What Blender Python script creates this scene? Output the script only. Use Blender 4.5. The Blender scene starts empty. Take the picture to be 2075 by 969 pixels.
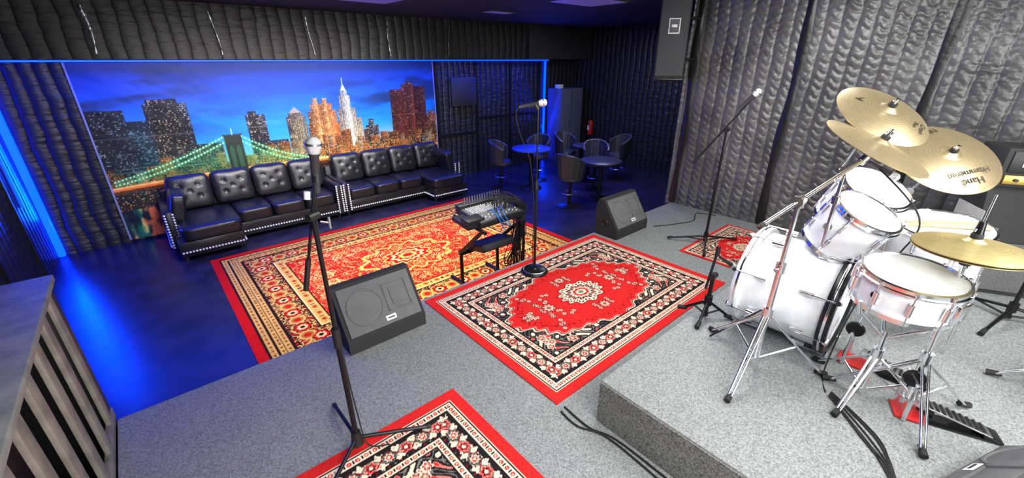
import bpy, bmesh, math, random
import numpy as np
from mathutils import Vector, Matrix
random.seed(7); rng=np.random.RandomState(7)
sc=bpy.context.scene
COL=sc.collection
STZ=.65; RZ=.93; CEIL=3.2

# ------------------------------------------------------------ materials
MATS={}
def pmat(name,col,rough=.5,metal=0,spec=.5,noise=0,nscale=20,bump=0,bscale=100,emis=None,estr=0,coat=0):
    if name in MATS: return MATS[name]
    m=bpy.data.materials.new(name); m.use_nodes=True
    nt=m.node_tree; b=nt.nodes['Principled BSDF']
    b.inputs['Base Color'].default_value=(*col,1)
    b.inputs['Roughness'].default_value=rough; b.inputs['Metallic'].default_value=metal
    b.inputs['Specular IOR Level'].default_value=spec
    b.inputs['Coat Weight'].default_value=coat
    tc=nt.nodes.new('ShaderNodeTexCoord')
    n=nt.nodes.new('ShaderNodeTexNoise'); n.inputs['Scale'].default_value=nscale; n.inputs['Detail'].default_value=4
    nt.links.new(tc.outputs['Object'],n.inputs['Vector'])
    mix=nt.nodes.new('ShaderNodeMixRGB')
    d=noise if noise else .06
    mix.inputs[1].default_value=(*[c*(1-d) for c in col],1); mix.inputs[2].default_value=(*[min(1,c*(1+d)) for c in col],1)
    rp=nt.nodes.new('ShaderNodeValToRGB'); rp.color_ramp.elements[0].position=.35; rp.color_ramp.elements[1].position=.65
    nt.links.new(n.outputs['Fac'],rp.inputs[0]); nt.links.new(rp.outputs[0],mix.inputs[0]); nt.links.new(mix.outputs[0],b.inputs['Base Color'])
    if bump:
        n2=nt.nodes.new('ShaderNodeTexNoise'); n2.inputs['Scale'].default_value=bscale; n2.inputs['Detail'].default_value=3
        nt.links.new(tc.outputs['Object'],n2.inputs['Vector'])
        bp=nt.nodes.new('ShaderNodeBump'); bp.inputs['Strength'].default_value=bump; bp.inputs['Distance'].default_value=.01
        nt.links.new(n2.outputs['Fac'],bp.inputs['Height']); nt.links.new(bp.outputs[0],b.inputs['Normal'])
    if emis:
        b.inputs['Emission Color'].default_value=(*emis,1); b.inputs['Emission Strength'].default_value=estr
    MATS[name]=m; return m
def vmat(name,rough=.9,spec=.2):
    m=bpy.data.materials.new(name); m.use_nodes=True; nt=m.node_tree; b=nt.nodes['Principled BSDF']
    a=nt.nodes.new('ShaderNodeAttribute'); a.attribute_name='Col'
    nt.links.new(a.outputs['Color'],b.inputs['Base Color']); b.inputs['Roughness'].default_value=rough; b.inputs['Specular IOR Level'].default_value=spec
    n2=nt.nodes.new('ShaderNodeTexNoise'); n2.inputs['Scale'].default_value=180 if rough>.8 else 3
    tc=nt.nodes.new('ShaderNodeTexCoord'); nt.links.new(tc.outputs['Object'],n2.inputs['Vector'])
    bp=nt.nodes.new('ShaderNodeBump'); bp.inputs['Strength'].default_value=.3; bp.inputs['Distance'].default_value=.004 if rough>.8 else .03
    nt.links.new(n2.outputs['Fac'],bp.inputs['Height']); nt.links.new(bp.outputs[0],b.inputs['Normal'])
    return m
def quiltmat(name,col,rough,period=.13,amp=.035,crease=.02):
    m=bpy.data.materials.new(name); m.use_nodes=True; nt=m.node_tree; b=nt.nodes['Principled BSDF']
    L=nt.links.new
    b.inputs['Roughness'].default_value=rough
    g=nt.nodes.new('ShaderNodeNewGeometry'); s=nt.nodes.new('ShaderNodeSeparateXYZ'); L(g.outputs['Position'],s.inputs[0])
    nz=nt.nodes.new('ShaderNodeTexNoise'); nz.inputs['Scale'].default_value=1.6; nz.inputs['Detail'].default_value=4; L(g.outputs['Position'],nz.inputs['Vector'])
    def M(op,a,bb=None):
        n=nt.nodes.new('ShaderNodeMath'); n.operation=op
        for i,v in enumerate([a,bb]):
            if v is None: continue
            if isinstance(v,(int,float)): n.inputs[i].default_value=v
            else: L(v,n.inputs[i])
        return n.outputs[0]
    h=M('ADD',s.outputs[0],s.outputs[1]); h=M('ADD',h,M('MULTIPLY',nz.outputs['Fac'],.14))
    w=M('ABSOLUTE',M('SINE',M('MULTIPLY',h,math.pi/period)))
    w=M('POWER',w,.6)
    mp=nt.nodes.new('ShaderNodeMapping'); mp.inputs['Scale'].default_value=(2.2,2.2,9); L(g.outputs['Position'],mp.inputs[0])
    n2=nt.nodes.new('ShaderNodeTexNoise'); n2.inputs['Scale'].default_value=1.6; n2.inputs['Detail'].default_value=5; L(mp.outputs[0],n2.inputs['Vector'])
    hh=M('ADD',M('MULTIPLY',w,amp),M('MULTIPLY',n2.outputs['Fac'],crease*2))
    bp=nt.nodes.new('ShaderNodeBump'); bp.inputs['Strength'].default_value=1; bp.inputs['Distance'].default_value=1; L(hh,bp.inputs['Height']); L(bp.outputs[0],b.inputs['Normal'])
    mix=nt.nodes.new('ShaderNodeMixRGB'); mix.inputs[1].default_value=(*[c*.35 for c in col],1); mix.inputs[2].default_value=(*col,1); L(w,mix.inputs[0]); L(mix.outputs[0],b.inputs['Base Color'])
    return m

black=pmat('black_plastic',(.012,.012,.013),.45)
blackm=pmat('black_metal',(.02,.02,.022),.3,.6)
rubber=pmat('rubber',(.01,.01,.01),.7)
chrome=pmat('chrome',(.86,.87,.89),.16,1)
steel=pmat('brushed_steel',(.5,.5,.5),.35,1,noise=.2)
white=pmat('white_lacquer',(.82,.84,.86),.15,coat=.6)
headw=pmat('drum_head_coated',(.74,.77,.80),.45)
leather=pmat('black_leather',(.010,.010,.014),.30,noise=.2,bump=.25,bscale=60)
grille=pmat('speaker_grille',(.16,.165,.168),.5,.2,bump=.6,bscale=500)
carpetbox=pmat('speaker_carpet',(.024,.024,.025),.95,noise=.3,nscale=200)
vinyl=pmat('gray_vinyl',(.035,.037,.038),.4,bump=.1)
wood=pmat('gray_wood',(.24,.25,.225),.6,noise=.25,nscale=12,bump=.2,bscale=60)
slatw=pmat('slat_wood',(.20,.18,.15),.65,noise=.25,nscale=10)
redp=pmat('red_paint',(.6,.02,.02),.35)
stick=pmat('hickory',(.65,.45,.22),.5,noise=.15)
micg=pmat('mic_grille',(.75,.75,.76),.4,.5,bump=.5,bscale=700)
micb=pmat('mic_body',(.05,.05,.055),.4,.3)
labelw=pmat('white_label',(.8,.8,.8),.5)
ink=pmat('cymbal_ink',(.02,.015,.01),.5)
gold=pmat('gold_panel',(.55,.36,.08),.35,.8)
bluecab=pmat('blue_cable',(.02,.15,.6),.4)
darkpaint=pmat('dark_gray_paint',(.026,.027,.029),.6,noise=.15,nscale=3)

def cymmat(name,c1,c2):
    m=bpy.data.materials.new(name); m.use_nodes=True; nt=m.node_tree; b=nt.nodes['Principled BSDF']; L=nt.links.new
    b.inputs['Metallic'].default_value=.75; b.inputs['Roughness'].default_value=.36
    a=nt.nodes.new('ShaderNodeAttribute'); a.attribute_name='rad'
    n=nt.nodes.new('ShaderNodeTexNoise'); n.noise_dimensions='1D'; n.inputs['Scale'].default_value=140; n.inputs['Detail'].default_value=3
    L(a.outputs['Fac'],n.inputs['W'])
    r=nt.nodes.new('ShaderNodeMixRGB'); r.inputs[1].default_value=(*c1,1); r.inputs[2].default_value=(*c2,1); L(n.outputs['Fac'],r.inputs[0])
    n3=nt.nodes.new('ShaderNodeTexNoise'); n3.inputs['Scale'].default_value=9
    r2=nt.nodes.new('ShaderNodeMixRGB'); r2.blend_type='MULTIPLY'; L(r.outputs[0],r2.inputs[1]); L(n3.outputs['Fac'],r2.inputs[2])
    r2.inputs[0].default_value=.25
    L(r2.outputs[0],b.inputs['Base Color'])
    bp=nt.nodes.new('ShaderNodeBump'); bp.inputs['Strength'].default_value=.25; bp.inputs['Distance'].default_value=.002; L(n.outputs['Fac'],bp.inputs['Height']); L(bp.outputs[0],b.inputs['Normal'])
    return m
brass=cymmat('cymbal_bronze',(.48,.37,.19),(.76,.62,.38))
brassb=cymmat('cymbal_brilliant',(.66,.52,.18),(.90,.76,.40))

# ------------------------------------------------------------ mesh helpers
class G:
    def __init__(s,name,loc=(0,0,0)):
        s.e=bpy.data.objects.new(name,None); s.loc=Vector(loc); s.e.location=s.loc; s.e.empty_display_size=.1; COL.objects.link(s.e)
def mk(g,name,verts,faces,mat,smooth=False,M=None,fcol=None):
    vs=[Vector(v) for v in verts]
    if M is not None: vs=[M@v for v in vs]
    if isinstance(g,G): vs=[v-g.loc for v in vs]
    me=bpy.data.meshes.new(name); me.from_pydata([tuple(v) for v in vs],[],faces); me.materials.append(mat)
    if smooth:
        me.polygons.foreach_set('use_smooth',[True]*len(me.polygons))
        try: me.set_sharp_from_angle(angle=math.radians(40))
        except Exception: pass
    me.update()
    o=bpy.data.objects.new(name,me); COL.objects.link(o)
    if isinstance(g,G): o.parent=g.e
    return o
def box(g,name,lo,hi,mat,bev=0,M=None,seg=2):
    bm=bmesh.new(); bmesh.ops.create_cube(bm,size=1)
    for v in bm.verts:
        v.co=Vector([(lo[i]+hi[i])/2+v.co[i]*(hi[i]-lo[i]) for i in range(3)])
    if bev: bmesh.ops.bevel(bm,geom=list(bm.edges),offset=bev,segments=seg,affect='EDGES',profile=.5)
    bmesh.ops.recalc_face_normals(bm,faces=bm.faces)
    bm.verts.index_update()
    vs=[v.co.copy() for v in bm.verts]; fs=[[v.index for v in f.verts] for f in bm.faces]; bm.free()
    return mk(g,name,vs,fs,mat,bool(bev),M)
def frame(d):
    d=Vector(d).normalized(); a=Vector((0,0,1)) if abs(d.z)<.9 else Vector((1,0,0))
    x=a.cross(d).normalized(); y=d.cross(x); return x,y,d
def cylgeo(p0,p1,r0,r1=None,seg=14,base=0):
    if r1 is None: r1=r0
    p0=Vector(p0);p1=Vector(p1);x,y,d=frame(p1-p0); vs=[];fs=[]
    for p,r in((p0,r0),(p1,r1)):
        for i in range(seg):
            a=2*math.pi*i/seg; vs.append(p+x*r*math.cos(a)+y*r*math.sin(a))
    for i in range(seg): j=(i+1)%seg; fs.append([base+i,base+j,base+seg+j,base+seg+i])
    fs.append([base+i for i in range(seg)][::-1]); fs.append([base+seg+i for i in range(seg)])
    return vs,fs
def cyl(g,name,p0,p1,r0,mat,r1=None,seg=16,M=None):
    v,f=cylgeo(p0,p1,r0,r1,seg); return mk(g,name,v,f,mat,True,M)
def multi(g,name,items,mat,M=None,seg=10):
    vs=[];fs=[]
    for it in items:
        v,f=cylgeo(it[0],it[1],it[2],it[3] if len(it)>3 else None,seg,len(vs)); vs+=v; fs+=f
    return mk(g,name,vs,fs,mat,True,M)
def lathe(g,name,prof,mat,M=None,seg=48,smooth=True,rad=False):
    vs=[];fs=[];n=len(prof)
    for i in range(seg):
        a=2*math.pi*i/seg
        for r,z in prof: vs.append((r*math.cos(a),r*math.sin(a),z))
    for i in range(seg):
        j=(i+1)%seg
        for k in range(n-1): fs.append([i*n+k,j*n+k,j*n+k+1,i*n+k+1])
    o=mk(g,name,vs,fs,mat,smooth,M)
    if rad:
        at=o.data.attributes.new('rad','FLOAT','POINT'); at.data.foreach_set('value',[p[0] for _ in range(seg) for p in prof])
    return o
def sweep(pts,r,seg=8,base=0):
    pts=[Vector(p) for p in pts]; n=len(pts); vs=[];fs=[]
    x=None
    for i,p in enumerate(pts):
        d=(pts[min(i+1,n-1)]-pts[max(i-1,0)]).normalized()
        if x is None: x,_,_=frame(d)
        x=(x-d*x.dot(d)).normalized(); y=d.cross(x)
        for k in range(seg):
            a=2*math.pi*k/seg; vs.append(p+x*r*math.cos(a)+y*r*math.sin(a))
    for i in range(n-1):
        for k in range(seg):
            j=(k+1)%seg; fs.append([base+i*seg+k,base+i*seg+j,base+(i+1)*seg+j,base+(i+1)*seg+k])
    fs.append([base+k for k in range(seg)]); fs.append([base+(n-1)*seg+k for k in range(seg)])
    return vs,fs
def catmull(P,n=8):
    P=[Vector(p) for p in P]; Q=[P[0]]+P+[P[-1]]; out=[]
    for i in range(1,len(Q)-2):
        for k in range(n):
            t=k/n; a,b,c,d=Q[i-1],Q[i],Q[i+1],Q[i+2]
            out.append(.5*((2*b)+(c-a)*t+(2*a-5*b+4*c-d)*t*t+(3*b-a-3*c+d)*t**3))
    out.append(P[-1]); return out
def tube(g,name,pts,r,mat,smooth=8,M=None,seg=8):
    v,f=sweep(catmull(pts,smooth) if smooth else pts,r,seg); return mk(g,name,v,f,mat,True,M)
def tubes(g,name,lst,r,mat,n=8,seg=6):
    vs=[];fs=[]
    for pts in lst:
        v,f=sweep(catmull(pts,n),r,seg,len(vs)); vs+=v; fs+=f
    return mk(g,name,vs,fs,mat,True)
def supbox(g,name,c,size,mat,p=5,puff=.15,tufts=(),n=14,M=None,tside=2,tamp=.03):
    bm=bmesh.new()
    for ax in range(3):
        for sg in(-1,1):
            grid=[]
            for i in range(n+1):
                row=[]
                for j in range(n+1):
                    a=-1+2*i/n;b=-1+2*j/n; q=[0,0,0]; q[ax]=sg; q[(ax+1)%3]=a; q[(ax+2)%3]=b
                    row.append(bm.verts.new(q))
                grid.append(row)
            for i in range(n):
                for j in range(n):
                    f=[grid[i][j],grid[i+1][j],grid[i+1][j+1],grid[i][j+1]]
                    bm.faces.new(f if sg>0 else f[::-1])
    bmesh.ops.remove_doubles(bm,verts=bm.verts,dist=1e-4)
    for v in bm.verts:
        q=v.co; k=(abs(q.x)**p+abs(q.y)**p+abs(q.z)**p)**(1/p); q=q/k
        w=[1-q[i]**2 for i in range(3)]
        o=tside; u,t=[(i) for i in range(3) if i!=o]
        q=q.copy(); pf=max(0,w[u])*max(0,w[t]); side=q[o]
        q[o]*=1+puff*pf
        co=[q[i]*size[i]/2 for i in range(3)]
        for (tu,tt) in tufts:
            du=co[u]-tu*size[u]/2; dt=co[t]-tt*size[t]/2; dd=math.hypot(du,dt)
            co[o]-=math.copysign(1,side)*tamp*(math.exp(-(dd/.025)**2)+.45*math.exp(-(dd/.09)**2))*(1 if abs(side)>.5 else 0)
        v.co=Vector(co)+Vector(c)
    bm.verts.index_update()
    vs=[v.co.copy() for v in bm.verts]; fs=[[v.index for v in f.verts] for f in bm.faces]; bm.free()
    o=mk(g,name,vs,fs,mat,True,M); o.data.polygons.foreach_set('use_smooth',[True]*len(o.data.polygons)); return o
def text(g,name,body,size,mat,M,ext=.0006,align='CENTER'):
    cu=bpy.data.curves.new(name,'FONT'); cu.body=body; cu.size=size; cu.extrude=ext; cu.align_x=align; cu.align_y='CENTER'
    o=bpy.data.objects.new(name,cu); COL.objects.link(o)
    dg=bpy.context.evaluated_depsgraph_get(); dg.update()
    me=bpy.data.meshes.new_from_object(o.evaluated_get(dg)); bpy.data.objects.remove(o)
    me.transform(M); me.transform(Matrix.Translation(-g.loc)); me.materials.clear(); me.materials.append(mat)
    o=bpy.data.objects.new(name,me); COL.objects.link(o); o.parent=g.e; return o
def basis(n,c,xh=(.7536,-.6574,0)):
    n=Vector(n).normalized(); x=Vector(xh); x=(x-n*x.dot(n)).normalized(); y=n.cross(x)
    M=Matrix.Identity(4)
    for i in range(3): M[i][0]=x[i];M[i][1]=y[i];M[i][2]=n[i];M[i][3]=c[i]
    return M
def RotZ(c,a):
    return Matrix.Translation(Vector(c))@Matrix.Rotation(math.radians(a),4,'Z')
def gridmesh(name,P,mat,col=None,smooth=True,parent=None):
    ny,nx=P.shape[:2]; me=bpy.data.meshes.new(name)
    V=P.reshape(-1,3).astype(np.float32).copy()
    if parent is not None: V-=np.array(parent.loc,dtype=np.float32)
    idx=np.arange(ny*nx).reshape(ny,nx)
    F=np.stack([idx[:-1,:-1],idx[:-1,1:],idx[1:,1:],idx[1:,:-1]],-1).reshape(-1,4)
    me.vertices.add(len(V)); me.vertices.foreach_set('co',V.ravel())
    me.loops.add(F.size); me.loops.foreach_set('vertex_index',F.ravel().astype(np.int32))
    me.polygons.add(len(F)); me.polygons.foreach_set('loop_start',(np.arange(len(F))*4).astype(np.int32))
    try: me.polygons.foreach_set('loop_total',np.full(len(F),4,dtype=np.int32))
    except Exception: pass
    me.update(calc_edges=True)
    if smooth: me.polygons.foreach_set('use_smooth',np.ones(len(F),dtype=bool))
    if col is not None:
        a=me.color_attributes.new('Col','FLOAT_COLOR','POINT')
        c=np.clip(col.reshape(-1,3),0,1); c=np.where(c<=.04045,c/12.92,((c+.055)/1.055)**2.4)
        a.data.foreach_set('color',np.concatenate([c,np.ones((len(c),1))],1).astype(np.float32).ravel())
    me.materials.append(mat)
    o=bpy.data.objects.new(name,me); COL.objects.link(o)
    if parent is not None: o.parent=parent.e
    return o
def vnoise(X,Y,seed):
    r=np.random.RandomState(seed).rand(128,128)
    xi=np.floor(X).astype(int);yi=np.floor(Y).astype(int);fx=X-xi;fy=Y-yi
    fx=fx*fx*(3-2*fx);fy=fy*fy*(3-2*fy); a=lambda i,j:r[(yi+j)%128,(xi+i)%128]
    return (a(0,0)*(1-fx)+a(1,0)*fx)*(1-fy)+(a(0,1)*(1-fx)+a(1,1)*fx)*fy
def fbm(X,Y,seed,o=4):
    s=0;w=.5
    for i in range(o): s=s+w*vnoise(X*2**i,Y*2**i,seed+i); w/=2
    return s
def blur(a,r):
    for ax in(0,1):
        for _ in range(2):
            p=np.concatenate([np.repeat(np.take(a,[0],ax),r+1,ax),a,np.repeat(np.take(a,[-1],ax),r,ax)],ax)
            c=np.cumsum(p,ax); n=a.shape[ax]; hi=np.take(c,range(2*r+1,2*r+1+n),ax); lo=np.take(c,range(0,n),ax); a=(hi-lo)/(2*r+1)
    return a

# ------------------------------------------------------------ room shell
floorm=pmat('floor_paint',(.013,.013,.034),.28,noise=.35,nscale=4,bump=.08,bscale=25)
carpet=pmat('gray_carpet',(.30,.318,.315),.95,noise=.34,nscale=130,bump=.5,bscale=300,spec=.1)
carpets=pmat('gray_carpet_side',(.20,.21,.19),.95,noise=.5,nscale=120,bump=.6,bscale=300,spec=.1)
ceilm=pmat('ceiling_paint',(.012,.012,.015),.8,noise=.1)
qd=quiltmat('quilted_foil_dark',(.022,.023,.025),.42,.15,.024,.014)
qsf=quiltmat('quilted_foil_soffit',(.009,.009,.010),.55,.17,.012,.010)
box(None,'floor',(-1.5,-4,-.1),(9.5,8.3,0),floorm)
box(None,'ceiling',(-1.5,-4,CEIL),(9.5,8.3,CEIL+.1),ceilm)
box(None,'wall_back',(-1.5,8.05,0),(9.5,8.25,CEIL),qd)
box(None,'wall_left',(-1.47,-4,0),(-1.27,8.05,CEIL),qd)
box(None,'wall_right',(9.3,2.88,0),(9.5,8.05,CEIL),qd)
box(None,'wall_alcove',(5.62,2.7,0),(9.3,2.88,CEIL),qd)
box(None,'wall_near',(-1.5,-4.2,0),(5.6,-4,CEIL),darkpaint)
g=G('stage',(2,0,0))
box(g,'platform',(-.51,-3.9,0),(5.4,2.78,STZ),carpet,.012)
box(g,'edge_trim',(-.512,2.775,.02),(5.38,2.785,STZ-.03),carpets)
g=G('drum_riser',(3.4,-.5,STZ))
box(g,'top',(1.51,-2.5,STZ+.005),(5.33,1.016,RZ),carpet,.015)
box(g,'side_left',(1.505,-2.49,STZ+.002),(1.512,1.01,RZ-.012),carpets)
# stage side wall - quilted relief
qs=pmat('quilted_foil',(.092,.092,.090),.36,noise=.35,nscale=2.2,bump=.35,bscale=38,spec=.7)
g=G('wall_stage_side',(5.5,0,0))
box(g,'core',(5.46,-4,0),(5.62,2.86,CEIL),darkpaint)
ys=np.arange(-1.3,2.87,.0085); zs=np.arange(.62,3.2,.0085)
Y,Z=np.meshgrid(ys,zs)
wy=Y+.06*(fbm(Y*1.5,Z*1.2,3)-.5)+.025*(fbm(Y*5,Z*4,9)-.5)
colp=np.abs(np.sin(np.pi*wy/.135))**.45
wz=Z+.16*(fbm(Y*2.6,Z*1.8,21)-.5)+.045*(fbm(Y*8,Z*5,31)-.5)+.02*np.sin(wy*2*np.pi/.135)
rowp=np.abs(np.sin(np.pi*wz/.082))**.55
rowp*=.35+1.1*fbm(Y*5,Z*3,77)
mixr=np.clip((Y-.2)/.6,0,1)
h=.027*colp*(1-.50*mixr)*(.7+.6*fbm(Y*2,Z*2,5))+.016*rowp*(.35+.65*mixr)*(.4+.6*colp)+.03*(fbm(Y*1.3,Z*1.6,41)-.5)+.012*(np.abs(fbm(Y*7,Z*16,51)-.5)*-2+.5)
for c in(-.6,.52,1.62,2.74): h*=1-.85*np.exp(-((Y-c)/.06)**2)
P=np.stack([5.43-h-.01,Y,Z],-1)
gridmesh('quilt',P,qs,parent=g)
tape=pmat('black_tape',(.010,.010,.010),.35,bump=.6,bscale=14)
for i,c in enumerate((-.6,.52,1.62,2.76)):
    z=np.arange(.66,3.2,.05); t=np.linspace(-1,1,7); T,Zt=np.meshgrid(t,z)
    yy=c+T*(.045+.008*np.sin(Zt*7+i))+.012*np.sin(Zt*3+i*2)
    xx=5.405-.012*(1-T**2)-.008*fbm(Zt*9+T*3,Zt*4,60+i)
    gridmesh('seam_%d'%i,np.stack([xx,yy,Zt],-1),tape,parent=g)
# soffit
g=G('soffit',(4,7.8,2.5))
box(g,'face',(-1.27,7.6,2.5),(7.1,8.04,3.2),qsf)
box(g,'end_block',(7.1,7.55,2.5),(9.3,8.04,3.2),darkpaint)
silver=pmat('crinkled_seam',(.30,.31,.33),.25,.7,noise=.8,nscale=9,bump=1,bscale=30)
for i,(x,w) in enumerate(((-.15,.03),(1.15,.022),(2.42,.018),(3.75,.016),(5.0,.008))):
    z=np.arange(2.56,3.1,.03); t=np.linspace(-1,1,5); T,Zt=np.meshgrid(t,z)
    xx=x+T*w*(.2+1.0*fbm(Zt*8,T*0+i,71))+.03*np.sin(Zt*5+i)
    gridmesh('crinkle_%d'%i,np.stack([xx,7.585-.012*(1-T**2),Zt],-1),silver,parent=g)
g=G('trim_1',(6,8.04,1))
for i,x in enumerate((4.93,5.95,6.95,7.9)):
    box(g,'batten_%d'%i,(x-.03,8.02,0),(x+.03,8.05,2.5),tape)
for i,(a,b,z) in enumerate(((4.93,5.95,.95),(5.95,7.9,1.25))):
    box(g,'cross_%d'%i,(a,8.025,z-.03),(b,8.05,z+.03),tape)
g=G('trim_2',(-1.26,4,1))
for i,y in enumerate((6.9,5.6,4.3,3.0)):
    box(g,'batten_%d'%i,(-1.27,y-.03,0),(-1.245,y+.03,3.2),tape)
box(None,'electrical_panel',(5.25,7.97,1.55),(5.9,8.04,2.15),darkpaint,.01)
# LED strips
def emat(name,c,s):
    m=bpy.data.materials.new(name); m.use_nodes=True; nt=m.node_tree; b=nt.nodes['Principled BSDF']
    b.inputs['Base Color'].default_value=(*c,1); b.inputs['Emission Color'].default_value=(*c,1); b.inputs['Emission Strength'].default_value=s
    return m
led=emat('blue_led',(.0,.022,1),9)
box(None,'led_strip',(-1.2,7.86,2.470),(8.05,7.90,2.49),led)
box(None,'led_strip',(-1.262,7.93,.02),(-1.195,8.04,2.46),led)
box(None,'led_strip',(8.08,8.01,.05),(8.125,8.04,2.46),led)
box(None,'led_strip',(-1.268,7.3,.9),(-1.25,7.34,2.4),emat('blue_led_dim',(0,.03,1),4))
cp=emat('panel_violet',(.16,.12,.45),.25)
def cpanel(x0,y0,x1,y1):
    g=G('ceiling_light',((x0+x1)/2,(y0+y1)/2,CEIL)); box(g,'frame',(x0-.03,y0-.03,CEIL-.02),(x1+.03,y1+.03,CEIL+.0),darkpaint); box(g,'diffuser',(x0,y0,CEIL-.025),(x1,y1,CEIL-.015),cp)
cpanel(2.1,5.3,2.9,5.9); cpanel(4.4,3.7,5.2,4.3); cpanel(4.55,5.7,5.0,5.9)
# ------------------------------------------------------------ mural
x0,x1,z0,z1=-.51,4.86,.04,2.47
nx,nz=900,408
X,Z=np.meshgrid(np.linspace(x0,x1,nx),np.linspace(z0,z1,nz))
def C(r,g_,b): return np.array([r,g_,b])/255.
def ramp(t,st):
    out=np.zeros(t.shape+(3,))
    for k in range(3): out[...,k]=np.interp(t,[s[0] for s in st],[s[1][k]/255 for s in st])
    return out
img=ramp(Z,[(0.9,(170,165,155)),(1.1,(105,165,200)),(1.35,(25,145,210)),(1.7,(4,112,200)),(2.1,(6,74,150)),(2.47,(10,44,115))])
warm=np.clip((X-2.2)/2.2,0,1)[...,None]*np.exp(-((Z-1.05)/.22)**2)[...,None]
img=img*(1-.6*warm)+C(235,165,120)*.6*warm
cl=fbm(X*1.1+Z*1.5,Z*5-X*.6,5,5)
cm=np.clip((cl-.47)*6,0,1)*np.clip((Z-1.2)*2,0,1); side=np.clip(np.abs(X-1.9)/1.9,.25,1)
img=img*(1-(.75*cm*side)[...,None])+C(14,34,66)*(.75*cm*side)[...,None]
cl2=fbm(X*2+9,Z*9,15,4); cm2=np.clip((cl2-.55)*5,0,1)*np.exp(-((Z-1.5)/.25)**2); img=img*(1-.3*cm2[...,None])+C(130,175,205)*.3*cm2[...,None]
def bld(a,b,zt,col,dens=.3,lit=(255,225,160),zb=.3,ws=.020,hs=.025,seed=0,vert=False,glow=.2):
    m=(X>=a)&(X<b)&(Z<zt)&(Z>zb)
    base=np.array(col)/255.; sh=.65+.5*((X-a)/(b-a+1e-6)); up=1+glow*np.clip((1.3-Z)*2,-.6,1)
    tex=.7+.5*vnoise(X*60,Z*45,int(a*50)+100)
    img[m]=(base*(sh*up*tex)[m][:,None])
    ix=np.floor((X-a)/ws).astype(int); iz=np.floor(Z/hs).astype(int)
    r=np.random.RandomState(seed+int(a*100)+600).rand(300,300); rr=r[ix%300,iz%300]
    cl_=vnoise(X*7,Z*9,int(a*77)+300)
    fx=(X-a)/ws-ix; fz=Z/hs-iz
    w=m&(rr<dens*(.3+1.4*cl_))&(fx>.2)&(fx<.9)&(fz>.25)&(fz<.8)
    br=(.25+.75*np.random.RandomState(seed+9).rand(300,300)[ix%300,iz%300])[w][:,None]
    img[w]=img[w]*(1-br)+np.array(lit)/255.*br
    fl=m&(np.random.RandomState(seed+19).rand(300)[iz%300]<.05)&(fz>.2)&(fz<.8); img[fl]=img[fl]*.5+np.array(lit)/255.*.35
    if vert:
        s=m&(((X-a)/.03)%1<.35); img[s]*=.6
bld(-.51,-.1,1.86,(10,22,30),.35,(190,215,190)); bld(-.12,.16,1.70,(14,44,54),.4,(150,215,190)); bld(.12,.62,1.92,(10,14,22),.6,(225,230,190)); bld(.17,.52,1.98,(8,12,18),.3)
bld(.6,.95,1.3,(14,26,34),.4); bld(1.34,1.62,1.68,(12,16,28),.5,(230,220,180)); bld(1.38,1.5,1.73,(12,16,28),.2); bld(1.62,1.9,1.25,(24,34,52),.4)
bld(1.93,2.24,1.60,(84,78,66),.5,(255,240,200),vert=True); bld(1.97,2.20,1.66,(110,104,84),.5,vert=True)
m=(np.abs(X-2.085)<(1.76-Z)*1.0)&(Z>1.66)&(Z<1.76); img[m]=C(150,140,115)
bld(2.26,2.84,1.45,(140,70,30),.55,(255,215,130)); bld(2.29,2.78,1.66,(160,88,38),.55,(255,215,130),vert=True); bld(2.34,2.72,1.78,(185,110,50),.45,(255,225,150),vert=True); bld(2.40,2.48,1.88,(200,140,70)); bld(2.56,2.64,1.87,(200,140,70))
bld(2.84,3.24,1.5,(130,124,104),.6,vert=True); bld(2.80,3.14,1.68,(160,156,134),.5,vert=True); bld(2.86,3.06,1.90,(215,212,190),.3,vert=True); bld(2.90,3.02,1.99,(215,220,200),.2,vert=True)
m=(np.abs(X-2.96)<(2.10-Z)*.4)&(Z>1.99)&(Z<2.10); img[m]=C(225,250,225)
img[(np.abs(X-2.96)<.006)&(Z>2.05)&(Z<2.2)]=C(200,230,220)
bld(3.3,3.55,1.34,(24,30,40),.5); bld(3.36,3.46,1.45,(30,40,50),.5)
bld(3.85,4.12,1.96,(86,30,22),.35,(215,140,100),vert=True); bld(4.1,4.38,2.05,(120,44,30),.4,(225,150,110),vert=True); bld(4.18,4.32,2.09,(90,38,28),.1); bld(4.36,4.62,2.0,(76,28,22),.3,(210,135,100),vert=True); bld(4.62,4.87,1.45,(110,50,30),.5); bld(4.66,4.8,1.52,(120,60,36),.4)
r=random.Random(3)
for lay in range(3):
    xx=-.5+lay*.07
    while xx<4.86:
        w=r.uniform(.06,.2); zt=r.uniform(.98,1.26)-.09*lay+(.05 if xx>2 else -.05); t=r.random()
        cc=(56,32,18) if t<.4 else ((104,54,24) if t<.7 else ((14,20,28) if t<.85 else (120,84,50)))
        bld(xx,xx+w,zt,cc,.6,(255,195,100) if t<.8 else (200,230,210),ws=.016,hs=.02,seed=int(xx*7)+lay*31); xx+=w+r.uniform(0,.05)
low=Z<.84
g1=fbm(X*6,Z*10,81,4); img[low]=(C(22,18,20)+(g1[low][:,None]-.35)*C(90,60,24))
for px,pz in rng.rand(2600,2):
    cx=x0+px*(x1-x0); cz=.42+pz*.62; i0=int((cx-x0)/(x1-x0)*(nx-1)); j0=int((cz-z0)/(z1-z0)*(nz-1)); c=random.choice([(255,190,80),(255,150,50),(255,235,180),(255,210,120),(120,220,140)]); k=random.choice([0,1,1])
    if cz>.86 and px<.35: continue
    img[j0:j0+1+k,i0:i0+1+k]=np.array(c)/255.
wat=Z<.48; refl=fbm(X*14,Z*4,91,4); rf=np.clip((refl-.45)*6,0,1)*np.clip(1.4-(X+.5)*.5,.3,1)
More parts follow.
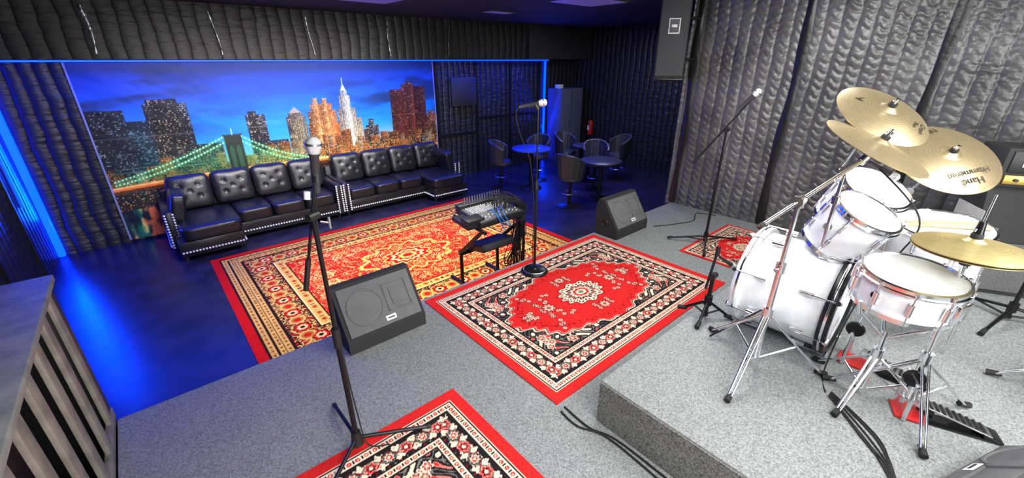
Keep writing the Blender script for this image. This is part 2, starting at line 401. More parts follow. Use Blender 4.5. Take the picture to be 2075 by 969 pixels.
img[wat]=C(16,26,44)+(rf[wat][:,None])*C(200,95,20)
gr=np.clip((fbm(X*10+4,Z*3,97)-.55)*6,0,1); img[wat]+=gr[wat][:,None]*C(0,90,50)
# bridge
dz=.80+.035*np.sin((X+.5)*1.0)+.02*X*.5
hz=np.exp(-((Z-1.02)/.16)**2)*np.exp(-((X-.95)/.85)**2); img=img*(1-.30*hz[...,None])+C(40,130,70)*.42*hz[...,None]
deck=np.abs(Z-dz)<.030; img[deck]=C(225,120,40)
dl=np.abs(Z-dz-.012)<.008; img[dl]=C(255,215,130)
dk=(Z<dz-.030)&(Z>dz-.08); img[dk]=(C(70,40,16)+0*img[dk])*(.5+vnoise(X*40,Z*10,8)[dk][:,None])
def cable_(xa,za,xb,zb,sag):
    t=np.clip((X-xa)/(xb-xa),0,1); zc=za+(zb-za)*t-sag*4*t*(1-t); ins=(X>min(xa,xb))&(X<max(xa,xb))
    truss=ins&(Z<zc)&(Z>dz+.028)&((np.floor(X/.0075)%5==0)|(np.abs(((X*1.2+Z)*9)%1)<.12))
    img[truss]=img[truss]*.55+C(60,160,80)*.45
    gl=ins&(np.abs(Z-zc)<.06); k=np.exp(-((Z-zc)/.018)**2)
    img[gl]=img[gl]*(1-.7*k[gl][:,None])+C(40,190,95)*.7*k[gl][:,None]
    dd=ins&(np.abs(Z-zc)<.012)&(((X/.045)%1)<.4); img[dd]=C(215,255,200)
cable_(-.45,.90,1.02,1.40,.05); cable_(-.45,.85,1.02,1.32,.06); cable_(2.5,.86,1.18,1.40,.12); cable_(2.3,.84,1.18,1.32,.11)
tw=(np.abs(X-1.1)<.12)&(Z>.35)&(Z<1.40); img[tw]=C(34,44,34)*(.7+.6*fbm(X*20,Z*20,99)[tw][:,None])
for cxx in(1.05,1.15):
    ar=(np.abs(X-cxx)<.03)&(Z>.88)&(Z<1.18+.06*np.cos((X-cxx)/.03*1.5)); img[ar]=img[ar]*.4+C(50,110,70)*.6
img[(np.abs(X-1.1)<.14)&(np.abs(Z-1.4)<.012)]=C(50,58,50)
img[(np.abs(X-1.1)<.006)&(Z>1.4)&(Z<1.5)]=C(200,220,200)
br_=np.clip(img-.55,0,1); img=blur(img,1)*.4+img*.6+blur(br_,4)*.30+blur(br_,14)*.25
edge=(X<x0+.018)|(X>x1-.018); img[edge]=C(130,140,180)
mm=vmat('mural_print',.55,.35)
wr=.012*np.sin(X*2.1+Z*3)*.5+.05*fbm(X*1.2+Z*1.0,Z*1.6,7)*np.clip(1.6-X,0.2,1)
g=G('cityscape_mural',(2.2,8.03,1.25)); gridmesh('print',np.stack([X,8.022-wr,Z],-1),mm,img,parent=g)
cyl(g,'top_rail',(x0,8.0,2.475),(x1,8.0,2.475),.012,tape)
# ------------------------------------------------------------ rugs
def rosette(img,X,Y,cx,cy,r,cols,n=6,ph=0,sym=True):
    pts={(cx,cy),(-cx,cy),(cx,-cy),(-cx,-cy)} if sym else {(cx,cy)}
    xs=X[0];ys=Y[:,0]
    for (a,b) in pts:
        i0,i1=np.searchsorted(xs,[a-r*1.3,a+r*1.3]); j0,j1=np.searchsorted(ys,[b-r*1.3,b+r*1.3])
        if i1<=i0 or j1<=j0: continue
        xx=X[j0:j1,i0:i1]-a; yy=Y[j0:j1,i0:i1]-b; d=np.hypot(xx,yy)/r; th=np.arctan2(abs(yy),abs(xx))
        e=.80+.2*np.cos(n*th+ph); sub=img[j0:j1,i0:i1]
        for k,c in enumerate(cols):
            f=(1-k/len(cols)); sub[d<e*f if k<len(cols)-1 else d<f*.8]=np.array(c)/255.
def rugimg(W,H,style,res):
    nx=int(W/res);ny=int(H/res)
    X,Y=np.meshgrid(np.linspace(-W/2,W/2,nx),np.linspace(-H/2,H/2,ny))
    ax=np.abs(X);ay=np.abs(Y); d=np.minimum(W/2-ax,H/2-ay)
    hor=(H/2-ay)<(W/2-ax); s=np.where(hor,ax,ay)
    img=np.zeros(X.shape+(3,))
    red=(214,40,38);blk=(36,30,34);crm=(240,222,194);pink=(222,130,118);gry=(122,120,110);drk=(150,18,22)
    def put(m,c): img[m]=np.array(c)/255.
    R_=random.Random(5)
    if style=='A':
        k=min(W,H)/1.5
        put(d<9,red)
        bands=[(.065*k,.073*k,crm),(.073*k,.082*k,blk),(.082*k,.122*k,crm),(.122*k,.132*k,blk),(.132*k,.25*k,crm),(.25*k,.258*k,blk),(.258*k,.295*k,crm),(.295*k,.305*k,blk)]
        for a,b,c in bands: put((d>=a)&(d<b),c)
        for a,b in((.082,.122),(.258,.295)):
            m=(d>=a*k)&(d<b*k); q=((s/(.045*k))%1); t=(d-a*k)/((b-a)*k)
            put(m&(np.hypot((q-.5)*1.1,(t-.5))<.30),red); put(m&(np.hypot((q-.5),(t-.5))<.12),crm); put(m&(np.minimum(q,1-q)<.10)&(np.abs(t-.5)<.28),blk)
        m=(d>=.132*k)&(d<.25*k); t=(d-.191*k)/(.059*k); q=(s/(.19*k))
        tri=np.abs((q*2)%1-.5)*2
        put(m&(t>.35+.5*tri+.1*np.sin(q*40)),blk); put(m&(t<-.35-.5*tri-.1*np.sin(q*40)),blk)
        wv=np.sin(q*2*np.pi)*.5; put(m&(np.abs(t-wv)<.13),gry); put(m&(np.abs(t+wv)<.09),drk)
        fq=(q%1); an=np.arctan2(t,(fq-.25)*3.2); pe=.85+.15*np.cos(8*an)
        rr=np.hypot((fq-.25)*3.2,t); 
        for e,c in((.70,blk),(.58,gry),(.44,crm),(.32,red),(.16,crm)): put(m&(rr<e*pe),c)
        rr=np.hypot((fq-.75)*3.2,t); an=np.arctan2(t,(fq-.75)*3.2); pe=.85+.15*np.cos(6*an)
        for e,c in((.62,pink),(.50,red),(.36,blk),(.22,crm)): put(m&(rr<e*pe),c)
        sp=np.sin(s*95/k)*np.sin(d*110/k); put(m&(sp>.90),drk); put(m&(sp<-.92),gry)
        f=d>=.305*k; put(f,blk)
        v=np.sin(ax*38+1.6*np.sin(ay*31))*np.sin(ay*40+1.6*np.sin(ax*29))
        put(f&(np.abs(v)<.08),gry); put(f&(v>.66),crm); put(f&(v<-.68),pink); put(f&(v<-.86),red)
        a=(W/2-.31*k);b=(H/2-.31*k)
        for i in range(26):
            cx=R_.uniform(.15,1)*(W/2-.35*k); cy=R_.uniform(.15,1)*(H/2-.35*k)
            if (abs(cx/a)**1.5+abs(cy/b)**1.5)**(1/1.5)>1.06: rosette(img,X,Y,cx,cy,R_.uniform(.03,.045)*k,[crm,drk,pink,crm],6)
        th=np.arctan2(ay/b,ax/a); rr=(np.abs(ax/a)**1.8+np.abs(ay/b)**1.8)**(1/1.8)
        sc_=.95+.03*np.cos(th*32)+.045*np.cos(th*8)
        put(f&(rr<sc_+.055),crm); put(f&(rr<sc_+.035),blk); put(f&(rr<sc_+.02),pink); put(f&(rr<sc_),red)
        inner=f&(rr<sc_-.03)
        sv=np.sin(ax*50+1.9*np.sin(ay*37))*np.sin(ay*52+1.9*np.sin(ax*33))
        put(inner&(np.abs(rr-.84)<.05)&(np.abs(sv)<.14),drk)
        for i in range(9):
            t=R_.uniform(0,1.57); q=R_.uniform(.5,.82); 
            for j in range(3): rosette(img,X,Y,a*q*math.cos(t)*.95+R_.uniform(-.05,.05)*k,b*q*math.sin(t)*.95+R_.uniform(-.05,.05)*k,.024*k,[blk,crm,pink,red],5)
        for (cx,cy,r_) in((.50*a,.0,.06),(.0,.58*b,.05)): 
            rosette(img,X,Y,cx,cy,r_*k*1.2,[drk,pink,crm,gry,red],8)
        r3=np.hypot(ax/(.27*a),ay/(.34*b)); th=np.arctan2(ay/b,ax/a); l=1+.10*np.cos(th*12)
        for e,c in((1.08,drk),(1.0,crm),(.93,blk),(.80,crm),(.70,blk),(.56,gry),(.48,crm),(.38,red),(.24,crm),(.13,gry)): put(r3<l*e,c)
        sm=(r3<l*.93)&(r3>l*.80); put(sm&(np.abs(np.sin(th*20))>.72),crm)
        sm=(r3<l*.70)&(r3>l*.56); put(sm&(np.abs(np.sin(th*16))>.75),pink)
    else:
        gd=(226,172,84);gd2=(176,112,42);rd=(202,20,16);bk=(40,24,18);cr=(244,206,128)
        put(d<9,rd)
        for a,b,c in((.09,.11,bk),(.11,.30,gd),(.17,.19,bk),(.24,.25,bk),(.30,.315,bk),(.315,.62,bk),(.62,.635,cr),(.635,.74,gd),(.74,.755,bk),(.755,9,rd)): put((d>=a)&(d<b),c)
        for a,b in((.115,.165),(.195,.238),(.255,.298),(.64,.735)):
            m=(d>=a)&(d<b); q=(s/((b-a)*1.6))%1; t=(d-(a+b)/2)/((b-a)/2)
            put(m&(np.hypot((q-.5)*2,t*.8)<.5),gd2); put(m&(np.hypot((q-.5)*2,t)<.28),rd if b>.6 else bk); put(m&(np.abs(q)<.08)&(np.abs(t)<.5),bk)
        m=(d>=.33)&(d<.605); t=(d-.4675)/.137; q=s/.34
        sv=np.sin(s*34+1.8*np.sin(d*40))*np.sin(d*46+1.8*np.sin(s*30))
        put(m&(np.abs(sv)<.12),gd); put(m&(sv>.66),gd); put(m&(sv<-.75),rd)
        fq=q%1
        for e,c in((.85,gd),(.72,bk),(.62,rd),(.40,cr),(.2,bk)): put(m&(np.hypot((fq-.5)*2.5,t)<e*(.9+.1*np.cos(8*np.arctan2(t,(fq-.5)*2.5)))),c)
        for e,c in((.6,gd),(.42,gd2),(.25,rd)): put(m&(np.hypot(np.minimum(fq,1-fq)*2.5,t)<e),c)
        f=d>=.755
        v=np.sin(ax*14+2.2*np.sin(ay*11))*np.sin(ay*15+2.2*np.sin(ax*12)); v2=np.sin(ax*34+2.2*np.sin(ay*23))*np.sin(ay*36+2.2*np.sin(ax*21))
        put(f&(np.abs(v2)<.045),gd); put(f&(v2>.84),cr); put(f&(v2<-.90),gd); put(f&(np.abs(v)<.05),bk); put(f&(np.abs(v)<.03),gd) 
        for i in range(26):
            rosette(img,X,Y,R_.uniform(0,W/2-.85),R_.uniform(0,H/2-.85),R_.uniform(.05,.085),R_.choice([[cr,rd,cr],[cr,gd2,rd,gd],[rd,gd,rd,cr],[gd,rd,cr]]),R_.choice([5,6,8]))
        th=np.arctan2(ay,ax)
        r3=np.hypot(ax/.60,ay/.42); l=1+.10*np.cos(th*12)
        rg=f&(np.abs(r3-l)<.05); put(rg,gd)
        for e,c in((.55,gd),(.49,rd),(.38,cr),(.30,rd),(.22,gd),(.12,rd)): put(r3<l*e,c)
    nn=(rng.rand(ny,nx)-.5)[...,None]*.07; img+=nn
    return X,Y,img
rugm=vmat('rug_pile',.95,.1)
def rug(name,xa,xb,ya,yb,z,style,res,rot=False):
    W,H=xb-xa,yb-ya
    cx,cy=(xa+xb)/2,(ya+yb)/2
    if rot: X,Y,img=rugimg(H,W,style,res); X,Y,img=np.ascontiguousarray(Y.T),np.ascontiguousarray(X.T),np.ascontiguousarray(img.transpose(1,0,2))
    else: X,Y,img=rugimg(W,H,style,res)
    g=G(name,(cx,cy,z))
    Zr=z+.009+.001*np.sin(X*7)*np.sin(Y*5)
    gridmesh('pile',np.stack([X+cx,Y+cy,Zr],-1),rugm,img,parent=g)
    box(g,'backing',(xa,ya,z+.001),(xb,yb,z+.0075),redp)
rug('persian_rug',.27,4.47,3.35,6.49,0,'B',.0078)
rug('oriental_rug',1.42,3.61,1.23,2.73,STZ,'A',.0046)
rug('oriental_rug',-.46,1.035,-.46,1.733,STZ,'A',.0046,True)
rug('oriental_rug',3.95,5.10,1.06,1.86,STZ,'A',.006)
# ------------------------------------------------------------ sofas
def spheres(g,name,pts,r,mat):
    vs=[];fs=[];S=8;Rn=4
    for p in pts:
        b=len(vs); p=Vector(p)
        for j in range(1,Rn):
            for i in range(S):
                a=2*math.pi*i/S;t=math.pi*j/Rn; vs.append(p+Vector((math.sin(t)*math.cos(a),math.sin(t)*math.sin(a),math.cos(t)))*r)
        vs.append(p+Vector((0,0,r)));vs.append(p-Vector((0,0,r)));T=len(vs)-2
        for j in range(Rn-2):
            for i in range(S): k=(i+1)%S; fs.append([b+j*S+i,b+j*S+k,b+(j+1)*S+k,b+(j+1)*S+i][::-1])
        for i in range(S): k=(i+1)%S; fs.append([b+i,b+k,T]); fs.append([b+(Rn-2)*S+k,b+(Rn-2)*S+i,T+1])
    return mk(g,name,vs,fs,mat,True)
nailm=pmat('nailhead_silver',(.85,.86,.88),.45,.4)
def sofa(xl,mir):
    W=2.32; g=G('sectional_sofa',(xl+W/2,7.4,0))
    fx=(lambda x: xl+x) if not mir else (lambda x: xl+W-x)
    def B(n,a,b,mat,bev): 
        xs=sorted((fx(a[0]),fx(b[0]))); return box(g,n,(xs[0],a[1],a[2]),(xs[1],b[1],b[2]),mat,bev)
    B('base',(.0,7.02,.06),(W,7.92,.27),leather,.02)
    B('chaise_base',(.0,6.66,.06),(.76,7.1,.27),leather,.02)
    B('back_frame',(.0,7.74,.09),(W,7.92,.74),leather,.04)
    B('arm_chaise',(-.06,7.0,.06),(.07,7.92,.62),leather,.04)
    B('arm_end',(W-.12,6.98,.06),(W+.0,7.9,.60),leather,.04)
    def SB(n,c,size,**k): supbox(g,n,(fx(c[0]),c[1],c[2]),size,leather,**k)
    SB('chaise_cushion',(.42,7.12,.36),(.72,.98,.20),p=8,puff=.12)
    w=(W-.12-.78)/3
    for i in range(3): SB('seat_cushion_%d'%i,(.78+w*(i+.5),7.32,.36),(w-.005,.66,.20),p=7,puff=.14)
    tf=[(-.42,-.3),(.42,-.3),(-.42,.35),(.42,.35),(0,.02)]
    w=(W-.15)/4
    for i in range(4):
        c=(fx(.07+w*(i+.5)),7.64,.70); M=Matrix.Translation(c)@Matrix.Rotation(math.radians(-14),4,'X')
        supbox(g,'back_cushion_%d'%i,(0,0,0),(w*.98,.22,.50),leather,p=6,puff=.35,tufts=tf,n=24,M=M,tside=1,tamp=.020)
    M=Matrix.Translation((fx(.13),7.28,.62))@Matrix.Rotation(math.radians(12 if not mir else -12),4,'Y')
    supbox(g,'side_cushion',(0,0,0),(.17,.54,.44),leather,p=6,puff=.35,tufts=tf,n=24,M=M,tside=0,tamp=.020)
    n=[]
    for k in range(20): n.append((fx(.03+.70*k/19),6.652,.13))
    for k in range(10): n.append((fx(.768),6.68+.32*k/9,.13)); 
    for k in range(38): n.append((fx(.78+1.42*k/37),7.012,.13))
    for k in range(13): n.append((fx(W-.10),6.972,.12+.44*k/12)); n.append((fx(W-.02),6.972,.12+.44*k/12))
    for k in range(13): n.append((fx(-.04),6.992,.12+.46*k/12)); n.append((fx(.05),6.992,.12+.46*k/12))
    for k in range(20): n.append((fx(-.064),7.03+.85*k/19,.13))
    spheres(g,'nailheads',n,.015,nailm)
    multi(g,'feet',[((fx(a),b,0),(fx(a),b,.1),.03) for a,b in((.05,6.74),(.70,6.74),(.05,7.85),(W-.08,7.85),(W-.08,7.10))],black)
sofa(-.0,False); sofa(2.322,True)
# ------------------------------------------------------------ wedge monitors
def wedge(x0_,x1_,y0_,y1_,zb,h=.42,ang=0):
    cx,cy=(x0_+x1_)/2,(y0_+y1_)/2; g=G('stage_monitor',(cx,cy,zb)); M=RotZ((cx,cy,zb+.001),ang)
    w=(x1_-x0_)/2; d=(y1_-y0_)/2
    pr=[(-d,0),(-d,.10),(d*.35,h),(d*.75,h),(d,h*.75),(d*.9,0)]
    vs=[(-w,y,z) for y,z in pr]+[(w,y,z) for y,z in pr]; n=len(pr)
    fs=[list(range(n)),list(range(2*n-1,n-1,-1))]+[[i,(i+1)%n+0,(i+1)%n+n,i+n][::-1] for i in range(n)]
    o=mk(g,'cabinet',vs,fs,carpetbox,False,M)
    p0=Vector((0,-d,.10));p1=Vector((0,d*.35,h)); up=(p1-p0); L=up.length; up.normalize(); nrm=Vector((0,-up.z,up.y))
    Bm=Matrix.Identity(4)
    for i in range(3): Bm[i][0]=(1,0,0)[i];Bm[i][1]=up[i];Bm[i][2]=nrm[i];Bm[i][3]=p0[i]
    BM=M@Bm
    box(g,'grille',(-w+.025,.02,0),(w-.025,L-.02,.012),grille,.004,BM)
    cx2=-w*.38
    lathe(g,'woofer_ring',[(.115,.012),(.12,.018),(.128,.018),(.132,.012)],grille,BM@Matrix.Translation((cx2,L*.5,0)))
    lathe(g,'woofer_dome',[(.0,.020),(.03,.018),(.05,.012)],grille,BM@Matrix.Translation((cx2,L*.5,0)))
    hx=w*.45
    for a,b,c,dd in((hx-.09,L*.28,hx+.09,L*.30),(hx-.09,L*.78,hx+.09,L*.80),(hx-.09,L*.28,hx-.08,L*.80),(hx+.08,L*.28,hx+.09,L*.80)): box(g,'horn_frame',(a,b,.010),(c,dd,.02),grille,0,BM)
    box(g,'horn',(hx-.05,L*.38,.010),(hx+.05,L*.70,.018),grille,.003,BM)
    box(g,'badge',(.0,L*.12,.012),(.075,L*.12+.035,.015),labelw,.002,BM); box(g,'badge_mark',(.012,L*.12+.012,.0145),(.063,L*.12+.022,.016),black,0,BM)
    lathe(g,'side_socket',[(.0,.002),(.03,.002),(.036,.008),(.042,.002)],black,M@Matrix.Translation((-w,d*.1,.16))@Matrix.Rotation(math.radians(-90),4,'Y'),24)
    return g
wedge(.69,1.27,2.45,2.76,STZ); wedge(3.68,4.28,2.46,2.77,STZ); wedge(1.78,2.30,-.60,-.28,RZ,ang=160,h=.34)
# ------------------------------------------------------------ stands & mics
def mic(g,tip,tail,r=.026):
    tip=Vector(tip);tail=Vector(tail); d=(tip-tail).normalized(); M=basis(d,tip-d*r,(1,.2,.1))
    lathe(g,'mic_head',[(0,r),(r*.5,r*.88),(r*.87,r*.5),(r,0),(r*.95,-r*.5),(r*.8,-r*1.0),(r*.68,-r*1.3)],micg,M,24)
    lathe(g,'mic_body',[(r*.72,-r*1.2),(r*.72,-r*1.45),(r*.62,-r*1.6),(r*.42,-r*6.5),(0,-r*6.6)],micb,M,20)
    lathe(g,'mic_band',[(r*1.0,.004),(r*1.06,.004),(r*1.06,-.004),(r*1.0,-.004)],steel,M,24)
def tripod(g,c,zb,hub,rad,angs,mat,lr=.009,collar=.16,foot=rubber,double=False):
    it=[];ft=[]
    for a in angs:
        a=math.radians(a); d=Vector((math.cos(a),math.sin(a),0)); p=Vector((c[0],c[1],hub)); q=Vector((c[0],c[1],zb))+d*rad+Vector((0,0,.020))
        if double:
            s=Vector((-d.y,d.x,0))*.012
            it+=[(p+s,q+s*.6,lr*.6),(p-s,q-s*.6,lr*.6)]
        else: it.append((p,q,lr))
        m=p.lerp(q,.55); it.append((Vector((c[0],c[1],zb+collar*.35)),m,lr*.7))
        ft.append((q+d*.025+Vector((0,0,-.003)),q-d*.03+Vector((0,0,.010)),.016,.013))
    multi(g,'legs',it,mat); multi(g,'feet',ft,foot)
    cyl(g,'hub',(c[0],c[1],hub-.03),(c[0],c[1],hub+.035),.024,mat); cyl(g,'lower_collar',(c[0],c[1],zb+collar*.25),(c[0],c[1],zb+collar*.45),.018,mat)
g=G('microphone_stand',(.43,1.69,STZ))
tp=(.43,1.69)
Z0=STZ+.012
it=[]
for q in((.44,2.04),(.76,1.57),(.16,1.47)): it.append(((tp[0],tp[1],STZ+.09),(q[0],q[1],Z0+.016),.010))
multi(g,'legs',it,blackm); multi(g,'feet',[((q[1][0],q[1][1],q[1][2]),tuple(Vector(q[1])+(Vector(q[1])-Vector(q[0])).normalized()*.02),.013) for q in it],rubber)
cyl(g,'hub',(tp[0],tp[1],STZ+.05),(tp[0],tp[1],STZ+.13),.032,black,.022)
cyl(g,'lower_tube',(tp[0],tp[1],STZ+.1),(tp[0],tp[1],1.35),.013,blackm); cyl(g,'upper_tube',(tp[0],tp[1],1.3),(tp[0],tp[1],1.93),.009,blackm); cyl(g,'clutch',(tp[0],tp[1],1.30),(tp[0],tp[1],1.40),.018,black)
cyl(g,'pivot',(tp[0]-.022,tp[1]-.012,1.93),(tp[0]+.022,tp[1]+.012,1.93),.017,black); cyl(g,'t_handle',(tp[0]+.02,tp[1]-.02,1.91),(tp[0]+.05,tp[1]-.03,1.90),.005,chrome); cyl(g,'t_bar',(tp[0]+.05,tp[1]-.03,1.875),(tp[0]+.05,tp[1]-.03,1.925),.006,chrome)
cyl(g,'boom',(.36,1.74,1.60),(.475,1.70,2.10),.006,blackm); cyl(g,'counter_grip',(.36,1.74,1.60),(.392,1.73,1.74),.011,black)
cyl(g,'collar_white',(.425,1.70,2.0),(.43,1.70,2.03),.012,labelw)
mic(g,(.485,1.69,2.235),(.47,1.70,2.05),.029); cyl(g,'mic_clip',(.473,1.70,2.06),(.477,1.70,2.11),.018,black)
tube(g,'cable',[(.47,1.70,2.03),(.45,1.72,1.9),(.44,1.70,1.6),(.446,1.70,1.2),(.455,1.69,.9),(.47,1.66,.69),(.56,1.60,.672)],.0035,rubber)
g=G('microphone_stand',(2.47,2.51,STZ)); c=(2.47,2.51)
lathe(g,'base',[(0,.05),(.03,.05),(.04,.035),(.09,.03),(.118,.02),(.128,.008),(.128,.0),(0,.0)],blackm,Matrix.Translation((c[0],c[1],STZ+.012)))
lathe(g,'base_ring',[(.10,.030),(.105,.032),(.11,.028)],steel,Matrix.Translation((c[0],c[1],STZ+.010)))
cyl(g,'lower_tube',(c[0],c[1],STZ+.05),(c[0],c[1],1.50),.0125,blackm); cyl(g,'upper_tube',(c[0],c[1],1.45),(c[0],c[1],2.16),.008,blackm); cyl(g,'clutch',(c[0],c[1],1.46),(c[0],c[1],1.54),.017,black)
mic(g,(2.53,2.47,2.185),(2.37,2.60,2.15),.031); cyl(g,'clip',(c[0],c[1],2.13),(c[0]-.02,c[1]+.015,2.165),.016,black)
tube(g,'cable',[(2.375,2.59,2.15),(2.33,2.62,2.11),(2.35,2.60,1.95),(2.43,2.55,1.7),(2.46,2.53,1.3),(2.46,2.53,.9),(2.44,2.50,.72)],.0035,rubber)
g=G('microphone_stand',(4.32,1.77,STZ)); c=(4.32,1.77)
tripod(g,c,STZ+.012,STZ+.10,.36,(120,205,330),blackm,.010,.1)
cyl(g,'lower_tube',(c[0],c[1],STZ+.05),(c[0],c[1],1.3),.014,blackm); cyl(g,'upper_tube',(c[0],c[1],1.25),(c[0],c[1],1.87),.010,blackm); cyl(g,'clutch',(c[0],c[1],1.26),(c[0],c[1],1.35),.020,black)
cyl(g,'pivot',(c[0]-.03,c[1],1.87),(c[0]+.03,c[1],1.87),.024,black)
cyl(g,'boom',(4.2,1.99,1.52),(4.40,1.64,2.14),.008,blackm); cyl(g,'counter_grip',(4.2,1.99,1.52),(4.23,1.935,1.62),.014,black)
mic(g,(4.44,1.585,2.245),(4.37,1.70,2.08),.034)
tube(g,'cable',[(4.38,1.68,2.09),(4.36,1.72,1.95),(4.33,1.76,1.6),(4.34,1.77,1.2),(4.34,1.79,.8),(4.40,1.85,.68)],.0035,rubber)
g=G('microphone_stand',(2.53,.90,RZ)); c=(2.50,.93)
tripod(g,c,RZ,RZ+.13,.15,(100,190,310),blackm,.009,.08)
cyl(g,'tube',(c[0],c[1],RZ+.03),(c[0],c[1],RZ+.30),.013,blackm); cyl(g,'clutch',(c[0],c[1],RZ+.10),(c[0],c[1],RZ+.17),.024,black)
cyl(g,'pivot',(c[0]-.02,c[1],RZ+.31),(c[0]+.03,c[1],RZ+.31),.02,black)
cyl(g,'boom',(c[0]-.03,c[1]+.02,RZ+.22),(2.57,.96,RZ+.45),.008,blackm); cyl(g,'counter_grip',(2.565,.958,RZ+.42),(2.58,.965,RZ+.48),.014,black)
mic(g,(2.68,.87,RZ+.33),(2.57,.95,RZ+.42),.02)
# ------------------------------------------------------------ mixer station
g=G('mixing_console',(2.75,3.55,0)); FZ=.012
for i,x in enumerate((2.46,3.0)):
    tube(g,'foot_bar_%d'%i,[(x,3.22,FZ+.02),(x,3.95,FZ+.02)],.022,blackm,0)
    multi(g,'z_upright_%d'%i,[((x,3.72,FZ+.02),(x,3.72,.46),.022),((x,3.72,.44),(x,3.30,.82),.022),((x,3.24,.82),(x,3.82,.86),.02)],blackm)
multi(g,'front_posts',[((3.02,3.26,FZ+.02),(3.02,3.26,.84),.016),((2.90,3.24,FZ+.02),(2.90,3.24,.84),.012)],blackm)
box(g,'cross',(2.44,3.70,.40),(3.02,3.75,.46),blackm,.004)
Mr=Matrix.Translation((2.74,3.50,.50))@Matrix.Rotation(math.radians(-12),4,'X')
box(g,'rack_box',(-.22,-.14,0),(.24,.14,.09),black,.008,Mr); box(g,'rack_box_face',(-.20,-.15,.015),(.22,-.14,.08),darkpaint,.002,Mr)
M=Matrix.Translation((2.76,3.56,.87))@Matrix.Rotation(math.radians(6),4,'X')
box(g,'mixer_body',(-.30,-.24,0),(.32,.24,.07),black,.012,M)
box(g,'mixer_panel',(-.28,-.22,.07),(.30,.22,.075),pmat('mixer_face',(.10,.105,.11),.5,noise=.3,nscale=60),.002,M)
box(g,'mixer_rear_hump',(-.30,.16,.05),(.32,.25,.11),black,.01,M)
kn=[]
for i in range(16):
    for j in range(8): kn.append(((-.24+i*.034,-.03+j*.022,.075),(-.24+i*.034,-.03+j*.022,.092),.0055))
multi(g,'knobs',kn,labelw,M,8)
multi(g,'faders',[((-.24+i*.034,-.19+.012*((i*5)%7),.075),(-.24+i*.034,-.19+.012*((i*5)%7),.090),.007) for i in range(16)],labelw,M,6)
box(g,'laptop_tray',(-.44,-.20,.0),(-.22,.10,.05),black,.006,M); box(g,'laptop_tray_lip',(-.44,-.20,.05),(-.22,-.06,.10),black,.006,M)
cb=[]
for i in range(34):
    x=2.76+.28*random.random(); y=3.40+.32*random.random()
    cb.append([(x,y,.95),(x+.01,y-.03,1.03+.06*random.random()),(3.06+.10*random.random(),3.36+.14*random.random(),.95),(3.04+.12*random.random(),3.34+.18*random.random(),.6),(3.0+.15*random.random(),3.35+.25*random.random(),.15),(3.1+.15*random.random(),3.3,.03)])
tubes(g,'cables',cb,.005,rubber)
tubes(g,'blue_cables',[[(2.8,3.5,.95),(2.75,3.40,1.0),(2.72,3.32,.94),(2.8,3.28,.82)],[(2.85,3.5,.95),(2.8,3.40,1.01),(2.78,3.31,.93),(2.85,3.28,.80)],[(2.7,3.5,.95),(2.68,3.40,.99),(2.70,3.31,.91),(2.75,3.28,.78)]],.007,bluecab)
multi(g,'jacks',[((2.56+i*.036,3.75,.98),(2.56+i*.036,3.75,1.07),.008) for i in range(15)],steel)
# ------------------------------------------------------------ tables & chairs
bluet=pmat('glossy_blue_laminate',(.03,.07,.30),.25); grayt=pmat('gray_laminate',(.035,.036,.038),.35)
def table(x,y,z,r,m):
    g=G('pub_table',(x,y,0))
    lathe(g,'top',[(0,z),(r-.01,z),(r,z-.008),(r,z-.03),(r-.01,z-.038),(0,z-.038)],m,Matrix.Translation((x,y,0)),64)
    cyl(g,'column',(x,y,.02),(x,y,z-.03),.04,blackm); lathe(g,'foot',[(0,.05),(.05,.045),(.20,.02),(.23,.01),(.23,0),(0,0)],blackm,Matrix.Translation((x,y,0)))
    multi(g,'spider',[((x+.22*math.cos(a),y+.22*math.sin(a),z-.045),(x,y,z-.06),.012) for a in(0,1.57,3.14,4.71)],blackm)
table(5.95,6.22,.84,.40,bluet); table(6.42,4.80,.76,.38,grayt); table(7.35,5.85,.78,.36,grayt)
def chair(x,y,ang):
    g=G('swivel_chair',(x,y,0)); M=RotZ((x,y,0),ang)
    lathe(g,'foot',[(0,.05),(.04,.045),(.18,.018),(.21,.01),(.21,0),(0,0)],blackm,M); cyl(g,'column',(0,0,.03),(0,0,.50),.03,blackm,M=M)
    lathe(g,'foot_ring',[(.13,.25),(.14,.26),(.15,.25),(.14,.24),(.13,.25)],steel,M)
    lathe(g,'seat',[(0,.60),(.14,.60),(.20,.585),(.22,.55),(.215,.51),(.19,.49),(0,.49)],vinyl,M)
    nu,nv=40,10; P=np.zeros((nv,nu,3)); Q=np.zeros((nv,nu,3))
    for j in range(nv):
        for i in range(nu):
            a=math.radians(70+220*i/(nu-1)); t=j/(nv-1); top=.97-.16*(abs(i/(nu-1)-.5)*2)**2.2; z=.56+(top-.56)*t
            rr=.225+.035*t+.012*abs(math.sin(i/(nu-1)*math.pi*9)); 
            P[j,i]=(rr*math.cos(a),rr*math.sin(a),z); Q[j,i]=((rr-.045)*math.cos(a),(rr-.045)*math.sin(a),z)
    def tr(A): 
        B=np.array(M)[:3,:3]; return A@B.T+np.array([x,y,0])
    gridmesh('back_outer',tr(P),vinyl,parent=g); gridmesh('back_inner',tr(Q),vinyl,parent=g)
    rim=[M@Vector(tuple((P[-1,i]+Q[-1,i])/2)) for i in range(0,nu)]; v,f=sweep(rim,.026,8); mk(g,'back_rim',v,f,vinyl,True)
    for k in(0,nu-1):
        v,f=sweep([M@Vector(tuple((P[j,k]+Q[j,k])/2)) for j in range(nv)],.026,8); mk(g,'arm_end',v,f,vinyl,True)
chair(5.66,4.88,0); chair(6.88,5.30,225); chair(5.50,6.64,-50); chair(6.50,6.58,200); chair(7.25,6.44,-90); chair(7.87,5.45,160)
